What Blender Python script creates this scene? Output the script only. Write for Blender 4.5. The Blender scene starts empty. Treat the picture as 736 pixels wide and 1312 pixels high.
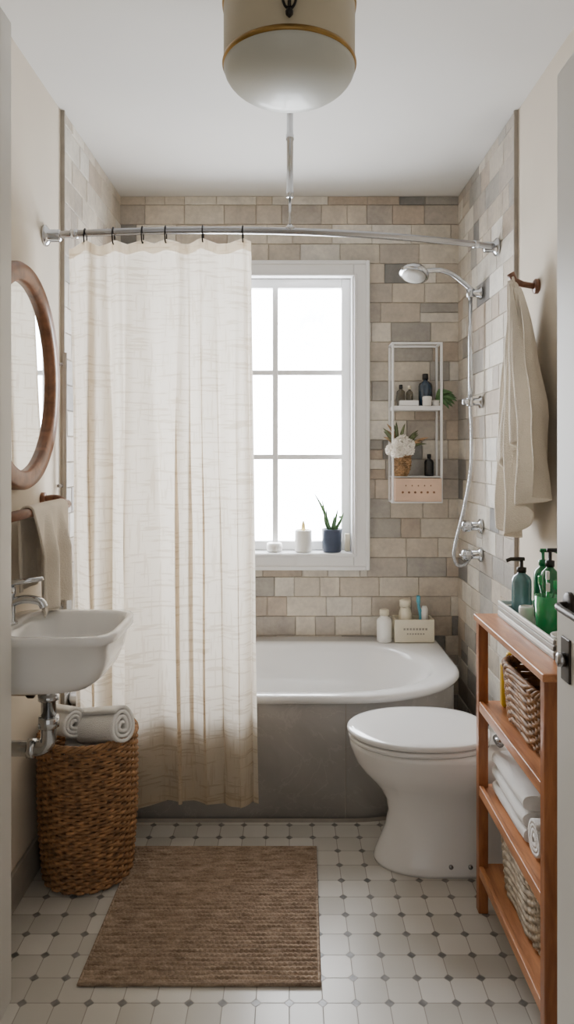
import bpy, math, random
from mathutils import Vector, Matrix, noise
random.seed(7)
pi=math.pi
sc=bpy.context.scene
COL=sc.collection

# ---------------------------------------------------------------- helpers
def lin(c):
    r=[]
    for v in c[:3]:
        v=v/255.0
        r.append(v/12.92 if v<=0.04045 else ((v+0.055)/1.055)**2.4)
    return (r[0],r[1],r[2],1.0)
def smooth(o):
    for p in o.data.polygons: p.use_smooth=True
def group(name,loc=(0,0,0)):
    e=bpy.data.objects.new(name,None); e.location=loc; e.empty_display_size=0.05
    COL.objects.link(e); return e
def mk(name,verts,faces,mat=None,parent=None,sm=False,bevel=0,seg=2):
    me=bpy.data.meshes.new(name); me.from_pydata([tuple(v) for v in verts],[],faces); me.update()
    o=bpy.data.objects.new(name,me); COL.objects.link(o)
    if mat: me.materials.append(mat)
    if sm: smooth(o)
    if parent:
        o.parent=parent; o.matrix_parent_inverse=Matrix.Translation(parent.location).inverted()
    if bevel:
        b=o.modifiers.new('b','BEVEL'); b.width=bevel; b.segments=seg; b.limit_method='ANGLE'; b.angle_limit=0.6
        if not sm:
            smooth(o)
            w=o.modifiers.new('w','WEIGHTED_NORMAL'); w.keep_sharp=False
    return o
def boxes(name,lst,mat,parent=None,bevel=0,seg=2):
    V=[];F=[]
    for (x0,x1,y0,y1,z0,z1) in lst:
        b=len(V)
        V+=[(x0,y0,z0),(x1,y0,z0),(x1,y1,z0),(x0,y1,z0),(x0,y0,z1),(x1,y0,z1),(x1,y1,z1),(x0,y1,z1)]
        F+=[(b,b+3,b+2,b+1),(b+4,b+5,b+6,b+7),(b,b+1,b+5,b+4),(b+1,b+2,b+6,b+5),(b+2,b+3,b+7,b+6),(b+3,b,b+4,b+7)]
    return mk(name,V,F,mat,parent,False,bevel,seg)
def box(name,x0,x1,y0,y1,z0,z1,mat,parent=None,bevel=0,seg=2):
    return boxes(name,[(x0,x1,y0,y1,z0,z1)],mat,parent,bevel,seg)
def loft(name,rings,mat,parent=None,cap0=True,cap1=True,sm=True,closed=True):
    n=len(rings[0]);V=[];F=[]
    for r in rings: V+=list(r)
    for i in range(len(rings)-1):
        for j in range(n if closed else n-1):
            k=(j+1)%n
            F.append((i*n+j,i*n+k,(i+1)*n+k,(i+1)*n+j))
    if cap0: F.append(tuple(reversed(range(n))))
    if cap1: F.append(tuple((len(rings)-1)*n+j for j in range(n)))
    return mk(name,V,F,mat,parent,sm)
def lathe(name,prof,loc,mat,parent=None,seg=40,cap0=True,cap1=True,axis='z'):
    rings=[]
    for r,z in prof:
        ring=[]
        for i in range(seg):
            a=2*pi*i/seg
            p=(r*math.cos(a),r*math.sin(a),z)
            if axis=='x': p=(z,r*math.cos(a),r*math.sin(a))
            if axis=='y': p=(r*math.sin(a),z,r*math.cos(a))
            ring.append((loc[0]+p[0],loc[1]+p[1],loc[2]+p[2]))
        rings.append(ring)
    return loft(name,rings,mat,parent,cap0,cap1)
def catmull(pts,n=8):
    P=[Vector(p) for p in pts]; out=[]
    for i in range(len(P)-1):
        p0=P[max(i-1,0)];p1=P[i];p2=P[i+1];p3=P[min(i+2,len(P)-1)]
        for k in range(n):
            t=k/n
            out.append(0.5*((2*p1)+(-p0+p2)*t+(2*p0-5*p1+4*p2-p3)*t*t+(-p0+3*p1-3*p2+p3)*t**3))
    out.append(P[-1]); return out
def tube_geo(pts,rad,seg=10,closed=False):
    P=[Vector(p) for p in pts];n=len(P);V=[];F=[]
    up=None
    for i in range(n):
        if closed: t=(P[(i+1)%n]-P[i-1])
        else: t=(P[min(i+1,n-1)]-P[max(i-1,0)])
        t.normalize()
        if up is None:
            up=Vector((0,0,1)) if abs(t.z)<0.9 else Vector((1,0,0))
        up=(up-t*up.dot(t)).normalized(); s=t.cross(up)
        r=rad[i] if isinstance(rad,(list,tuple)) else rad
        for k in range(seg):
            a=2*pi*k/seg
            V.append(P[i]+up*(r*math.cos(a))+s*(r*math.sin(a)))
    m=n if closed else n-1
    for i in range(m):
        i2=(i+1)%n
        for k in range(seg):
            k2=(k+1)%seg
            F.append((i*seg+k,i*seg+k2,i2*seg+k2,i2*seg+k))
    if not closed:
        F.append(tuple(reversed(range(seg)))); F.append(tuple((n-1)*seg+k for k in range(seg)))
    return V,F
def tube(name,pts,rad,mat,parent=None,seg=12,closed=False,sp=0):
    if sp: pts=catmull(pts,sp)
    V,F=tube_geo(pts,rad,seg,closed); return mk(name,V,F,mat,parent,True)
def multitube(name,lst,mat,parent=None,seg=6):
    V=[];F=[]
    for pts,rad,cl in lst:
        v,f=tube_geo(pts,rad,seg,cl); b=len(V); V+=v; F+=[tuple(i+b for i in q) for q in f]
    return mk(name,V,F,mat,parent,True)
def sring(cx,cy,z,rx,ry,n=2.0,seg=64):
    out=[]
    for i in range(seg):
        a=2*pi*i/seg; c=math.cos(a); s=math.sin(a)
        out.append((cx+rx*math.copysign(abs(c)**(2/n),c),cy+ry*math.copysign(abs(s)**(2/n),s),z))
    return out
def grid(name,fn,nu,nv,mat,parent=None,solid=0,sm=True):
    V=[];F=[]
    for j in range(nv+1):
        for i in range(nu+1): V.append(fn(i/nu,j/nv))
    for j in range(nv):
        for i in range(nu):
            a=j*(nu+1)+i; F.append((a,a+1,a+nu+2,a+nu+1))
    o=mk(name,V,F,mat,parent,sm)
    if solid:
        s=o.modifiers.new('s','SOLIDIFY'); s.thickness=solid; s.offset=0
    return o

# ---------------------------------------------------------------- materials
class N:
    def __init__(s,name):
        s.m=bpy.data.materials.new(name); s.m.use_nodes=True; s.t=s.m.node_tree; s.nd=s.t.nodes
        s.b=s.nd['Principled BSDF']; s.out=s.nd['Material Output']
    def n(s,ty,**k):
        x=s.nd.new(ty)
        for a,v in k.items():
            if hasattr(x,a): setattr(x,a,v)
        return x
    def l(s,a,b): s.t.links.new(a,b)
    def math(s,op,a,b=None,c=None):
        x=s.nd.new('ShaderNodeMath'); x.operation=op
        for i,v in enumerate((a,b,c)):
            if v is None: continue
            if isinstance(v,(int,float)): x.inputs[i].default_value=v
            else: s.l(v,x.inputs[i])
        return x.outputs[0]
    def mix(s,f,a,b,bt='MIX'):
        x=s.nd.new('ShaderNodeMixRGB'); x.blend_type=bt
        for i,v in enumerate((f,a,b)):
            if isinstance(v,(int,float)): x.inputs[i].default_value=v
            elif isinstance(v,tuple): x.inputs[i].default_value=v
            else: s.l(v,x.inputs[i])
        return x.outputs[0]
    def co(s,scale=(1,1,1)):
        tc=s.nd.new('ShaderNodeTexCoord'); mp=s.nd.new('ShaderNodeMapping')
        mp.inputs['Scale'].default_value=scale; s.l(tc.outputs['Object'],mp.inputs[0]); return mp.outputs[0]
    def noise(s,scale,detail=3,vec=None,rough=0.5,dist=0):
        x=s.nd.new('ShaderNodeTexNoise'); x.inputs['Scale'].default_value=scale; x.inputs['Detail'].default_value=detail
        x.inputs['Roughness'].default_value=rough; x.inputs['Distortion'].default_value=dist
        s.l(vec if vec is not None else s.co(),x.inputs['Vector']); return x.outputs['Fac']
    def ramp(s,f,stops):
        x=s.nd.new('ShaderNodeValToRGB'); s.l(f,x.inputs[0]); e=x.color_ramp.elements
        e[0].position=stops[0][0]; e[0].color=stops[0][1]; e[1].position=stops[1][0]; e[1].color=stops[1][1]
        for p,c in stops[2:]:
            q=e.new(p); q.color=c
        return x.outputs[0]
    def bump(s,h,st=0.3,dist=0.01):
        x=s.nd.new('ShaderNodeBump'); x.inputs['Strength'].default_value=st; x.inputs['Distance'].default_value=dist
        s.l(h,x.inputs['Height']); s.l(x.outputs[0],s.b.inputs['Normal']); return x.outputs[0]
def pm(name,rgb,rough=0.5,metal=0,var=0.12,ns=8,bump=0.0,bs=60,scale=(1,1,1),coat=0,trans=0,dist=0.004):
    k=N(name); c=lin(rgb)
    d=tuple(v*(1-var*2) for v in c[:3])+(1,); u=tuple(min(1,v*(1+var)) for v in c[:3])+(1,)
    co=k.co(scale)
    f=k.noise(ns,4,co)
    k.l(k.ramp(f,[(0.3,d),(0.7,u)]),k.b.inputs['Base Color'])
    k.b.inputs['Roughness'].default_value=rough; k.b.inputs['Metallic'].default_value=metal
    k.b.inputs['Coat Weight'].default_value=coat
    k.b.inputs['Transmission Weight'].default_value=trans
    if bump: k.bump(k.noise(bs,3,co),bump,dist)
    return k.m
M={}
M['plaster']=pm('plaster_beige',(212,201,184),0.85,var=0.03,ns=2,bump=0.15,bs=25)
M['ceil']=pm('ceiling_paint',(218,216,212),0.9,var=0.02,ns=2,bump=0.08,bs=20)
M['white']=pm('white_gloss_paint',(236,236,236),0.35,var=0.02,ns=3)
M['offwhite']=pm('offwhite_paint',(208,205,198),0.45,var=0.02,ns=3,bump=.05,bs=12)
M['porc']=pm('porcelain',(232,231,229),0.12,var=0.01,ns=2,coat=0.5)
M['chrome']=pm('chrome',(200,202,205),0.13,1.0,var=0.04,ns=5)
M['steel']=pm('brushed_steel',(168,168,170),0.22,1.0,var=0.05,ns=5)
M['brass']=pm('aged_brass',(150,120,70),0.35,0.9,var=0.12,ns=20)
M['iron']=pm('black_iron',(35,32,30),0.45,0.6,var=0.1,ns=20)
M['dark']=pm('dark_bronze',(62,56,50),0.4,0.7,var=0.1,ns=20)
M['mortar']=pm('mortar',(188,179,167),0.95,var=0.06,ns=15,bump=0.3)
M['trimgrey']=pm('tile_edge_trim',(160,152,141),0.5,var=0.08,ns=15)
M['towelw']=pm('white_terry',(238,236,232),0.95,var=0.03,ns=10,bump=0.9,bs=420)
M['towelb']=pm('taupe_linen',(212,202,187),0.95,var=0.06,ns=10,bump=0.7,bs=300)
M['linen']=pm('ivory_linen',(224,214,198),0.95,var=0.05,ns=8,bump=0.8,bs=260)
M['wicker']=pm('wicker_brown',(160,118,78),0.6,var=0.32,ns=45,bump=0.4,bs=200)
M['wickerp']=pm('wicker_tan',(178,142,102),0.65,var=0.3,ns=45,bump=0.4,bs=200)
M['wickerg']=pm('wicker_grey',(184,168,146),0.7,var=0.25,ns=45,bump=0.4,bs=200)
M['lampdrum']=pm('lamp_enamel',(180,170,146),0.5,var=0.05,ns=6)
M['bowl']=pm('opal_glass',(178,179,170),0.45,var=0.04,ns=3,coat=0.12)
M['navy']=pm('navy_ceramic',(58,68,90),0.4,var=0.1,ns=20)
M['candle']=pm('white_ceramic',(232,230,224),0.35,var=0.02)
M['cream']=pm('cream_plastic',(224,215,192),0.4,var=0.03)
M['pink']=pm('blush_wood_crate',(220,188,164),0.7,var=0.06,ns=10)
M['soil']=pm('soil',(60,45,35),0.95,var=0.3,ns=80,bump=0.8)
M['leaf']=pm('aloe_leaf',(78,112,66),0.45,var=0.2,ns=30)
M['leafd']=pm('olive_leaf',(104,114,78),0.55,var=0.25,ns=30)
M['teal']=pm('teal_plastic',(90,170,190),0.35,var=0.05)
M['green']=pm('green_glass',(20,150,80),0.15,var=0.15,coat=.5)
M['dgreen']=pm('dark_green_bottle',(16,112,66),0.2,var=0.15,coat=.5)
M['blueb']=pm('midnight_bottle',(28,48,66),0.2,var=0.1,coat=.5)
M['tealb']=pm('blue_bottle',(108,150,156),0.15,var=0.15,coat=.5,trans=.4)
M['glassy']=pm('smoke_glass',(120,112,95),0.1,var=0.05,trans=0.5)
M['black']=pm('black_plastic',(25,25,27),0.35,var=0.05)
M['yellow']=pm('yellow_plastic',(232,190,40),0.45,var=0.05)
M['wax']=pm('candle_wax',(222,196,120),0.5,var=0.05)
M['flower']=pm('white_petal',(244,238,228),0.7,var=0.04)
M['hose']=pm('chrome_hose',(190,192,195),0.25,1,var=0.1,ns=200,bump=0.6,bs=300)
M['grey']=pm('tray_grey',(176,174,168),0.5,var=0.05)
def wood(name,a,b,scale,rough=0.4):
    k=N(name); co=k.co(scale); f=k.noise(5,6,co,0.6,0.6)
    k.l(k.ramp(f,[(0.3,lin(a)),(0.72,lin(b))]),k.b.inputs['Base Color']); k.b.inputs['Roughness'].default_value=rough
    k.b.inputs['Coat Weight'].default_value=0.15
    k.bump(f,0.08,0.003); return k.m
M['woodz']=wood('oak_post',(126,74,42),(178,114,70),(8,8,1.2))
M['woody']=wood('oak_shelf',(152,96,60),(204,142,96),(8,1.2,8))
M['woodm']=wood('walnut_frame',(98,60,38),(148,98,66),(4,4,4))
M['woodr']=wood('walnut_rail',(92,56,38),(140,94,66),(8,1.2,8))
def tilemat():
    k=N('zellige_tile'); a=k.n('ShaderNodeAttribute'); a.attribute_name='Col'
    f=k.noise(11,6,None,0.65,0.5); f2=k.noise(60,4)
    c=k.mix(1.0,a.outputs['Color'],k.ramp(f,[(0.3,(0.78,0.78,0.79,1)),(0.7,(1.10,1.10,1.08,1))]),'MULTIPLY')
    c=k.mix(0.6,c,k.ramp(f2,[(0.35,(0.86,0.86,0.86,1)),(0.65,(1.05,1.05,1.05,1))]),'MULTIPLY')
    k.l(c,k.b.inputs['Base Color']); k.b.inputs['Roughness'].default_value=0.42
    k.bump(k.noise(16,4),0.4,0.01); return k.m
M['tile']=tilemat()
def marble():
    k=N('grey_marble'); f=k.noise(2.2,8,None,0.62,1.6); g=k.noise(3.5,6,None,0.6,2.0)
    c=k.ramp(f,[(0.3,lin((164,160,155))),(0.7,lin((186,182,177)))])
    v=k.ramp(g,[(0.485,(0,0,0,1)),(0.5,(1,1,1,1)),(0.515,(0,0,0,1))])
    c=k.mix(k.math('MULTIPLY',v,0.25),c,lin((220,215,209)))
    k.l(c,k.b.inputs['Base Color']); k.b.inputs['Roughness'].default_value=0.35; return k.m
M['marble']=marble()
def floormat():
    k=N('octagon_dot_tile'); p=0.080
    tc=k.nd.new('ShaderNodeTexCoord'); sp=k.nd.new('ShaderNodeSeparateXYZ'); k.l(tc.outputs['Object'],sp.inputs[0])
    u=k.math('DIVIDE',sp.outputs[0],p); v=k.math('DIVIDE',sp.outputs[1],p)
    fu=k.math('SUBTRACT',k.math('FRACT',k.math('ADD',u,100.5)),0.5); fv=k.math('SUBTRACT',k.math('FRACT',k.math('ADD',v,100.5)),0.5)
    au=k.math('ABSOLUTE',fu); av=k.math('ABSOLUTE',fv)
    dd=k.math('ADD',au,av)
    dot=k.math('LESS_THAN',dd,0.145)
    ring=k.math('MULTIPLY',k.math('LESS_THAN',dd,0.175),k.math('GREATER_THAN',dd,0.145))
    line=k.math('LESS_THAN',k.math('MINIMUM',au,av),0.016)
    grout=k.math('MAXIMUM',ring,k.math('MULTIPLY',line,k.math('SUBTRACT',1,dot)))
    cv=k.nd.new('ShaderNodeCombineXYZ')
    k.l(k.math('FLOOR',u),cv.inputs[0]); k.l(k.math('FLOOR',v),cv.inputs[1])
    wn=k.nd.new('ShaderNodeTexWhiteNoise'); wn.noise_dimensions='2D'; k.l(cv.outputs[0],wn.inputs['Vector'])
    c=k.ramp(wn.outputs['Value'],[(0.0,lin((190,186,177))),(1.0,lin((214,210,202)))])
    c=k.mix(k.noise(7,5),c,k.mix(1.0,c,(0.86,0.85,0.83,1),'MULTIPLY'))
    dcol=k.ramp(k.noise(40,3),[(0.3,lin((88,86,84))),(0.7,lin((134,131,127)))])
    c=k.mix(dot,c,dcol); c=k.mix(grout,c,lin((158,152,143)))
    k.l(c,k.b.inputs['Base Color'])
    k.l(k.math('ADD',k.math('MULTIPLY',grout,0.5),0.3),k.b.inputs['Roughness'])
    k.bump(k.math('SUBTRACT',1,grout),0.5,0.002); return k.m
M['floor']=floormat()
def curtainmat():
    k=N('curtain_linen')
    f=k.noise(1.0,2,k.co((9,9,110)),0.5); g=k.noise(1.0,2,k.co((110,110,7)),0.5)
    lines=k.math('MAXIMUM',k.ramp(f,[(0.56,(0,0,0,1)),(0.62,(1,1,1,1))]),k.math('MULTIPLY',k.ramp(g,[(0.58,(0,0,0,1)),(0.65,(1,1,1,1))]),0.75))
    w=k.noise(1.0,2,k.co((300,300,300)))
    base=k.mix(k.math('MULTIPLY',lines,0.32),lin((226,213,191)),lin((198,180,152)))
    base=k.mix(k.math('MULTIPLY',w,0.2),base,lin((196,181,158)))
    di=k.nd.new('ShaderNodeBsdfDiffuse'); tr=k.nd.new('ShaderNodeBsdfTranslucent'); mx=k.nd.new('ShaderNodeMixShader')
    k.l(base,di.inputs[0])
    k.l(k.mix(k.math('MULTIPLY',lines,0.5),lin((252,243,228)),lin((202,185,158))),tr.inputs[0])
    bp=k.nd.new('ShaderNodeBump'); bp.inputs['Strength'].default_value=0.4; bp.inputs['Distance'].default_value=0.002
    k.l(k.math('ADD',w,lines),bp.inputs['Height']); k.l(bp.outputs[0],di.inputs['Normal'])
    mx.inputs[0].default_value=0.60
    k.l(di.outputs[0],mx.inputs[1]); k.l(tr.outputs[0],mx.inputs[2]); k.l(mx.outputs[0],k.out.inputs[0]); return k.m
M['curtain']=curtainmat()
def panemat():
    k=N('frosted_pane'); t=k.nd.new('ShaderNodeBsdfTransparent'); g=k.nd.new('ShaderNodeBsdfGlossy'); g.inputs['Roughness'].default_value=0.2
    c=k.ramp(k.noise(3.2,6,None,0.65,0.4),[(0.35,(0.42,0.44,0.46,1)),(0.65,(0.95,0.96,0.98,1))]); k.l(c,t.inputs[0])
    mx=k.nd.new('ShaderNodeMixShader'); mx.inputs[0].default_value=0.05
    k.l(t.outputs[0],mx.inputs[1]); k.l(g.outputs[0],mx.inputs[2]); k.l(mx.outputs[0],k.out.inputs[0]); return k.m
M['pane']=panemat()
def mirrormat():
    k=N('mirror_glass'); k.b.inputs['Metallic'].default_value=1; k.b.inputs['Roughness'].default_value=0.03
    k.l(k.ramp(k.noise(2,2),[(0,(0.82,0.83,0.82,1)),(1,(0.88,0.89,0.88,1))]),k.b.inputs['Base Color']); return k.m
M['mirror']=mirrormat()
def jute():
    k=N('jute'); f=k.noise(1,4,k.co((26,120,60))); g=k.noise(230,3)
    c=k.ramp(f,[(0.3,lin((128,108,90))),(0.7,lin((182,160,138)))])
    c=k.mix(0.6,c,k.ramp(g,[(0.3,(0.62,0.6,0.58,1)),(0.7,(1.12,1.12,1.12,1))]),'MULTIPLY')
    k.l(c,k.b.inputs['Base Color']); k.b.inputs['Roughness'].default_value=0.95; k.bump(g,0.8,0.003); return k.m
M['jute']=jute()
def skymat(st):
    k=N('overcast_daylight'); e=k.nd.new('ShaderNodeEmission'); e.inputs[1].default_value=st
    k.l(k.ramp(k.noise(0.9,3),[(0.3,(0.90,0.94,1.0,1)),(0.7,(1.0,1.0,1.0,1))]),e.inputs[0]); k.l(e.outputs[0],k.out.inputs[0]); return k.m

# ---------------------------------------------------------------- room shell
HW=0.8; YB=3.288; ZC=2.511; YF=-0.7
floor=box('floor',-0.9,0.9,YF,3.44,-0.08,0,M['floor'])
ceiling=box('ceiling',-0.9,0.9,YF,3.44,ZC,ZC+0.08,M['ceil'])
wl=box('wall_left',-0.9,-HW,YF,3.44,0,ZC,M['plaster'])
wr=box('wall_right',HW,0.9,YF,3.44,0,ZC,M['plaster'])
OX0,OX1,OZ0,OZ1=-0.434,0.30,0.845,2.15
wb=boxes('wall_back',[(-HW,OX0,YB,3.44,0,ZC),(OX1,HW,YB,3.44,0,ZC),(OX0,OX1,YB,3.44,0,OZ0),(OX0,OX1,YB,3.44,OZ1,ZC)],M['mortar'])
PAL=[((206,195,178),5),((192,179,162),4),((215,207,193),4),((180,169,156),4),((164,158,149),4),((199,186,168),4),((220,213,201),2),((130,127,123),1.1),((186,169,150),3)]
def pick():
    t=sum(w for _,w in PAL); r=random.random()*t
    for c,w in PAL:
        r-=w
        if r<=0: break
    m=sum(c)/3
    return tuple(m+(x-m)*0.88+2 for x in c)
def tiles(name,W,H,fn,hole,parent):
    V=[];F=[];C=[]
    rh=0.0915; g=0.0012; nr=int(math.ceil(H/rh))
    def emit(a,b,c,d,col):
        if b-a<0.008 or d-c<0.008: return
        t=0.0068+random.uniform(-0.001,0.001); bv=0.002; q=len(V)
        tl=[random.uniform(-0.0007,0.0007) for _ in range(4)]
        V.extend([fn(a+g,c+g,0),fn(b-g,c+g,0),fn(b-g,d-g,0),fn(a+g,d-g,0)])
        V.extend([fn(a+g,c+g,t-bv),fn(b-g,c+g,t-bv),fn(b-g,d-g,t-bv),fn(a+g,d-g,t-bv)])
        V.extend([fn(a+g+bv,c+g+bv,t+tl[0]),fn(b-g-bv,c+g+bv,t+tl[1]),fn(b-g-bv,d-g-bv,t+tl[2]),fn(a+g+bv,d-g-bv,t+tl[3])])
        for o in (0,4):
            for i in range(4):
                j=(i+1)%4; F.append((q+o+i,q+o+j,q+o+4+j,q+o+4+i)); C.append(col)
        F.append((q+8,q+9,q+10,q+11)); C.append(col)
    for r in range(nr):
        v0=r*rh; v1=min(H,v0+rh); u=-random.choice([0,0.03,0.06,0.1])
        while u<W:
            w=random.choice([0.092,0.12,0.15,0.185,0.185,0.185])
            a=max(0,u); b=min(W,u+w); u+=w
            if W-u<0.03: b=W; u=W
            if b-a<0.008: continue
            parts=[(a,b,v0,v1)]
            if random.random()<0.10 and b-a>0.15: parts=[(a,(a+b)/2,v0,v1),((a+b)/2,b,v0,v1)]
            elif random.random()<0.05: parts=[(a,b,v0,(v0+v1)/2),(a,b,(v0+v1)/2,v1)]
            for (a2,b2,c2,d2) in parts:
                s=random.uniform(0.95,1.04); col=lin([min(255,x*s) for x in pick()])
                if hole:
                    h0,h1,k0,k1=hole
                    if b2<=h0 or a2>=h1 or d2<=k0 or c2>=k1: emit(a2,b2,c2,d2,col)
                    else:
                        if a2<h0: emit(a2,h0,c2,d2,col)
                        if b2>h1: emit(h1,b2,c2,d2,col)
                        if c2<k0: emit(max(a2,h0),min(b2,h1),c2,k0,col)
                        if d2>k1: emit(max(a2,h0),min(b2,h1),k1,d2,col)
                else: emit(a2,b2,c2,d2,col)
    o=mk(name,V,F,M['tile'],parent)
    at=o.data.color_attributes.new('Col','FLOAT_COLOR','CORNER')
    for p,c in zip(o.data.polygons,C):
        for li in p.loop_indices: at.data[li].color=c
    return o
tiles('back_tiles',1.6,ZC,lambda u,v,h:(-0.8+u,YB-h,v),(OX0+0.8-0.03,OX1+0.8+0.03,OZ0-0.03,OZ1+0.02),wb)
YT=2.462
tiles('left_tiles',YB-YT,ZC,lambda u,v,h:(-HW+0.004+h,YT+u,v),None,wl)
tiles('right_tiles',YB-YT,ZC,lambda u,v,h:(HW-0.004-h,YB-u,v),None,wr)
boxes('left_tile_backing',[(-HW,-HW+0.005,YT,YB,0,ZC)],M['mortar'],wl)
boxes('right_tile_backing',[(HW-0.005,HW,YT,YB,0,ZC)],M['mortar'],wr)
box('trim_2',-HW,-HW+0.014,YT-0.008,YT,0,ZC,M['trimgrey'])
box('trim_3',HW-0.014,HW,YT-0.008,YT,0,ZC,M['trimgrey'])
box('baseboard_left',-HW,-HW+0.012,-0.6,YT-0.013,0,0.11,M['trimgrey'],bevel=0.003)
box('baseboard_right',HW-0.012,HW,-0.6,YT-0.013,0,0.11,M['trimgrey'],bevel=0.003)
tr=boxes('trim_1',[(-HW,-0.668,1.62,1.69,0,2.35)],M['offwhite'],bevel=0.004)
dr=group('door_1',(0.5,0.85,1))
boxes('leaf',[(0.476,0.516,0.35,1.25,0.01,1.99)],M['offwhite'],dr,bevel=0.003)
boxes('lock_plate',[(0.472,0.477,1.185,1.222,0.925,1.0)],M['dark'],dr,bevel=0.002)
lathe('lock_turn',[(0.012,0),(0.012,-0.012),(0.006,-0.014)],(0.472,1.203,0.963),M['steel'],dr,axis='x',seg=20)
lathe('handle_rose',[(0.022,0),(0.022,-0.006),(0.018,-0.008)],(0.476,1.185,1.06),M['dark'],dr,axis='x',seg=24)
tube('handle_lever',[(0.476,1.185,1.06),(0.46,1.185,1.06),(0.450,1.175,1.06),(0.447,1.15,1.06),(0.448,1.07,1.058)],0.006,M['dark'],dr,sp=5)

# ---------------------------------------------------------------- window
win=group('window_1',(-0.067,3.3,1.5))
def frame(name,x0,x1,z0,z1,w,y0,y1,mat,parent,bevel=0.003,wb_=None):
    wb_=w if wb_ is None else wb_
    return boxes(name,[(x0,x0+w,y0,y1,z0,z1),(x1-w,x1,y0,y1,z0,z1),(x0+w,x1-w,y0,y1,z1-w,z1),(x0+w,x1-w,y0,y1,z0,z0+wb_)],mat,parent,bevel)
frame('casing',-0.507,0.373,0.768,2.204,0.074,3.258,3.288,M['white'],win,0.004)
frame('casing_bead',-0.507,0.373,0.768,2.204,0.018,3.248,3.262,M['white'],win,0.004)
frame('casing_inner_bead',-0.447,0.313,0.832,2.144,0.012,3.250,3.262,M['white'],win,0.003)
boxes('reveal',[(-0.438,-0.426,3.262,3.40,0.835,2.154),(0.292,0.304,3.262,3.40,0.835,2.154),(-0.426,0.292,3.262,3.40,2.142,2.154)],M['white'],win)
box('sill',-0.43,0.296,3.254,3.40,0.828,0.847,M['white'],win,0.003)
frame('sash',-0.427,0.293,0.8475,2.1415,0.044,3.35,3.395,M['white'],win,0.005)
boxes('glazing_bars',[(-0.080,-0.054,3.345,3.39,0.89,2.1),(-0.39,0.256,3.348,3.388,1.682,1.706),(-0.39,0.256,3.348,3.388,1.280,1.304)],M['white'],win,0.004)
mk('glass',[(-0.386,3.372,0.889),(0.252,3.372,0.889),(0.252,3.372,2.101),(-0.386,3.372,2.101)],[(0,1,2,3)],M['pane'],win)
boxes('sash_stay',[(0.235,0.252,3.34,3.352,1.0,1.012)],M['steel'],win,0.002)

# ---------------------------------------------------------------- bathtub
def arc(cx,cy,r,a0,a1,n=14,ry=None):
    ry=r if ry is None else ry
    return [(cx+r*math.cos(math.radians(a0+(a1-a0)*i/n)),cy+ry*math.sin(math.radians(a0+(a1-a0)*i/n))) for i in range(n+1)]
def tub_poly(x0,x1,y0,y1,rl,rfx,rfy,rb):
    p=arc(x0+rl,y0+rl,rl,180,270,6)
    p+=arc(x1-rfx,y0+rfy,rfx,270,360,24,rfy)
    p+=arc(x1-rb,y1-rb,rb,0,90,10)
    p+=arc(x0+rl,y1-rl,rl,90,180,6)
    return p
TC=(-0.05,2.88)
def raycast(poly,a):
    dx,dy=math.cos(a),math.sin(a);best=0
    for i in range(len(poly)):
        x1,y1=poly[i];x2,y2=poly[(i+1)%len(poly)]
        ex,ey=x2-x1,y2-y1; den=dx*ey-dy*ex
        if abs(den)<1e-9: continue
        t=((x1-TC[0])*ey-(y1-TC[1])*ex)/den; s=((x1-TC[0])*dy-(y1-TC[1])*dx)/den
        if t>0 and -1e-6<=s<=1+1e-6: best=max(best,t)
    return (TC[0]+dx*best,TC[1]+dy*best)
AN=sorted([2*pi*i/200 for i in range(200)]+[math.atan2(p[1]-TC[1],p[0]-TC[0])%(2*pi) for p in tub_poly(-0.784,0.67,2.485,3.276,0.02,0.46,0.36,0.06)])
AN=[a for i,a in enumerate(AN) if i==0 or a-AN[i-1]>1e-4]
def tring(z,*a):
    p=tub_poly(*a); return [(*raycast(p,t),z) for t in AN]
tub=group('bathtub',(0,2.88,0.2))
R=[tring(0.423,-0.784,0.67,2.49,3.276,0.02,0.46,0.36,0.06),
   tring(0.426,-0.784,0.674,2.484,3.276,0.02,0.46,0.36,0.06),
   tring(0.440,-0.784,0.68,2.478,3.276,0.02,0.46,0.36,0.06),
   tring(0.450,-0.784,0.677,2.482,3.276,0.02,0.46,0.36,0.06),
   tring(0.455,-0.784,0.666,2.492,3.276,0.02,0.46,0.36,0.06),
   tring(0.453,-0.76,0.59,2.525,3.17,0.10,0.42,0.33,0.3),
   tring(0.446,-0.75,0.575,2.538,3.155,0.10,0.41,0.32,0.3),
   tring(0.42,-0.74,0.56,2.55,3.14,0.10,0.40,0.3,0.29),
   tring(0.30,-0.72,0.51,2.57,3.11,0.12,0.36,0.26,0.26),
   tring(0.16,-0.66,0.44,2.61,3.07,0.14,0.3,0.22,0.22),
   tring(0.10,-0.58,0.34,2.67,3.0,0.14,0.2,0.16,0.16)]
loft('tub_shell',R,M['porc'],tub,cap0=False,cap1=True)
R=[tring(z,-0.782,0.662,2.503,3.27,0.02,0.455,0.355,0.05) for z in (0.0,0.43)]
ap=loft('marble_apron',R,M['marble'],tub,cap0=True,cap1=False,sm=True)
R=[tring(z,-0.783,0.668,2.497,3.272,0.02,0.455,0.355,0.05) for z in (0.0,0.014)]
loft('apron_plinth',R,M['trimgrey'],tub,cap0=False,cap1=False,sm=True)
boxes('panel_joint',[(0.2,0.203,2.5015,2.51,0.015,0.42)],M['trimgrey'],tub)

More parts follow.
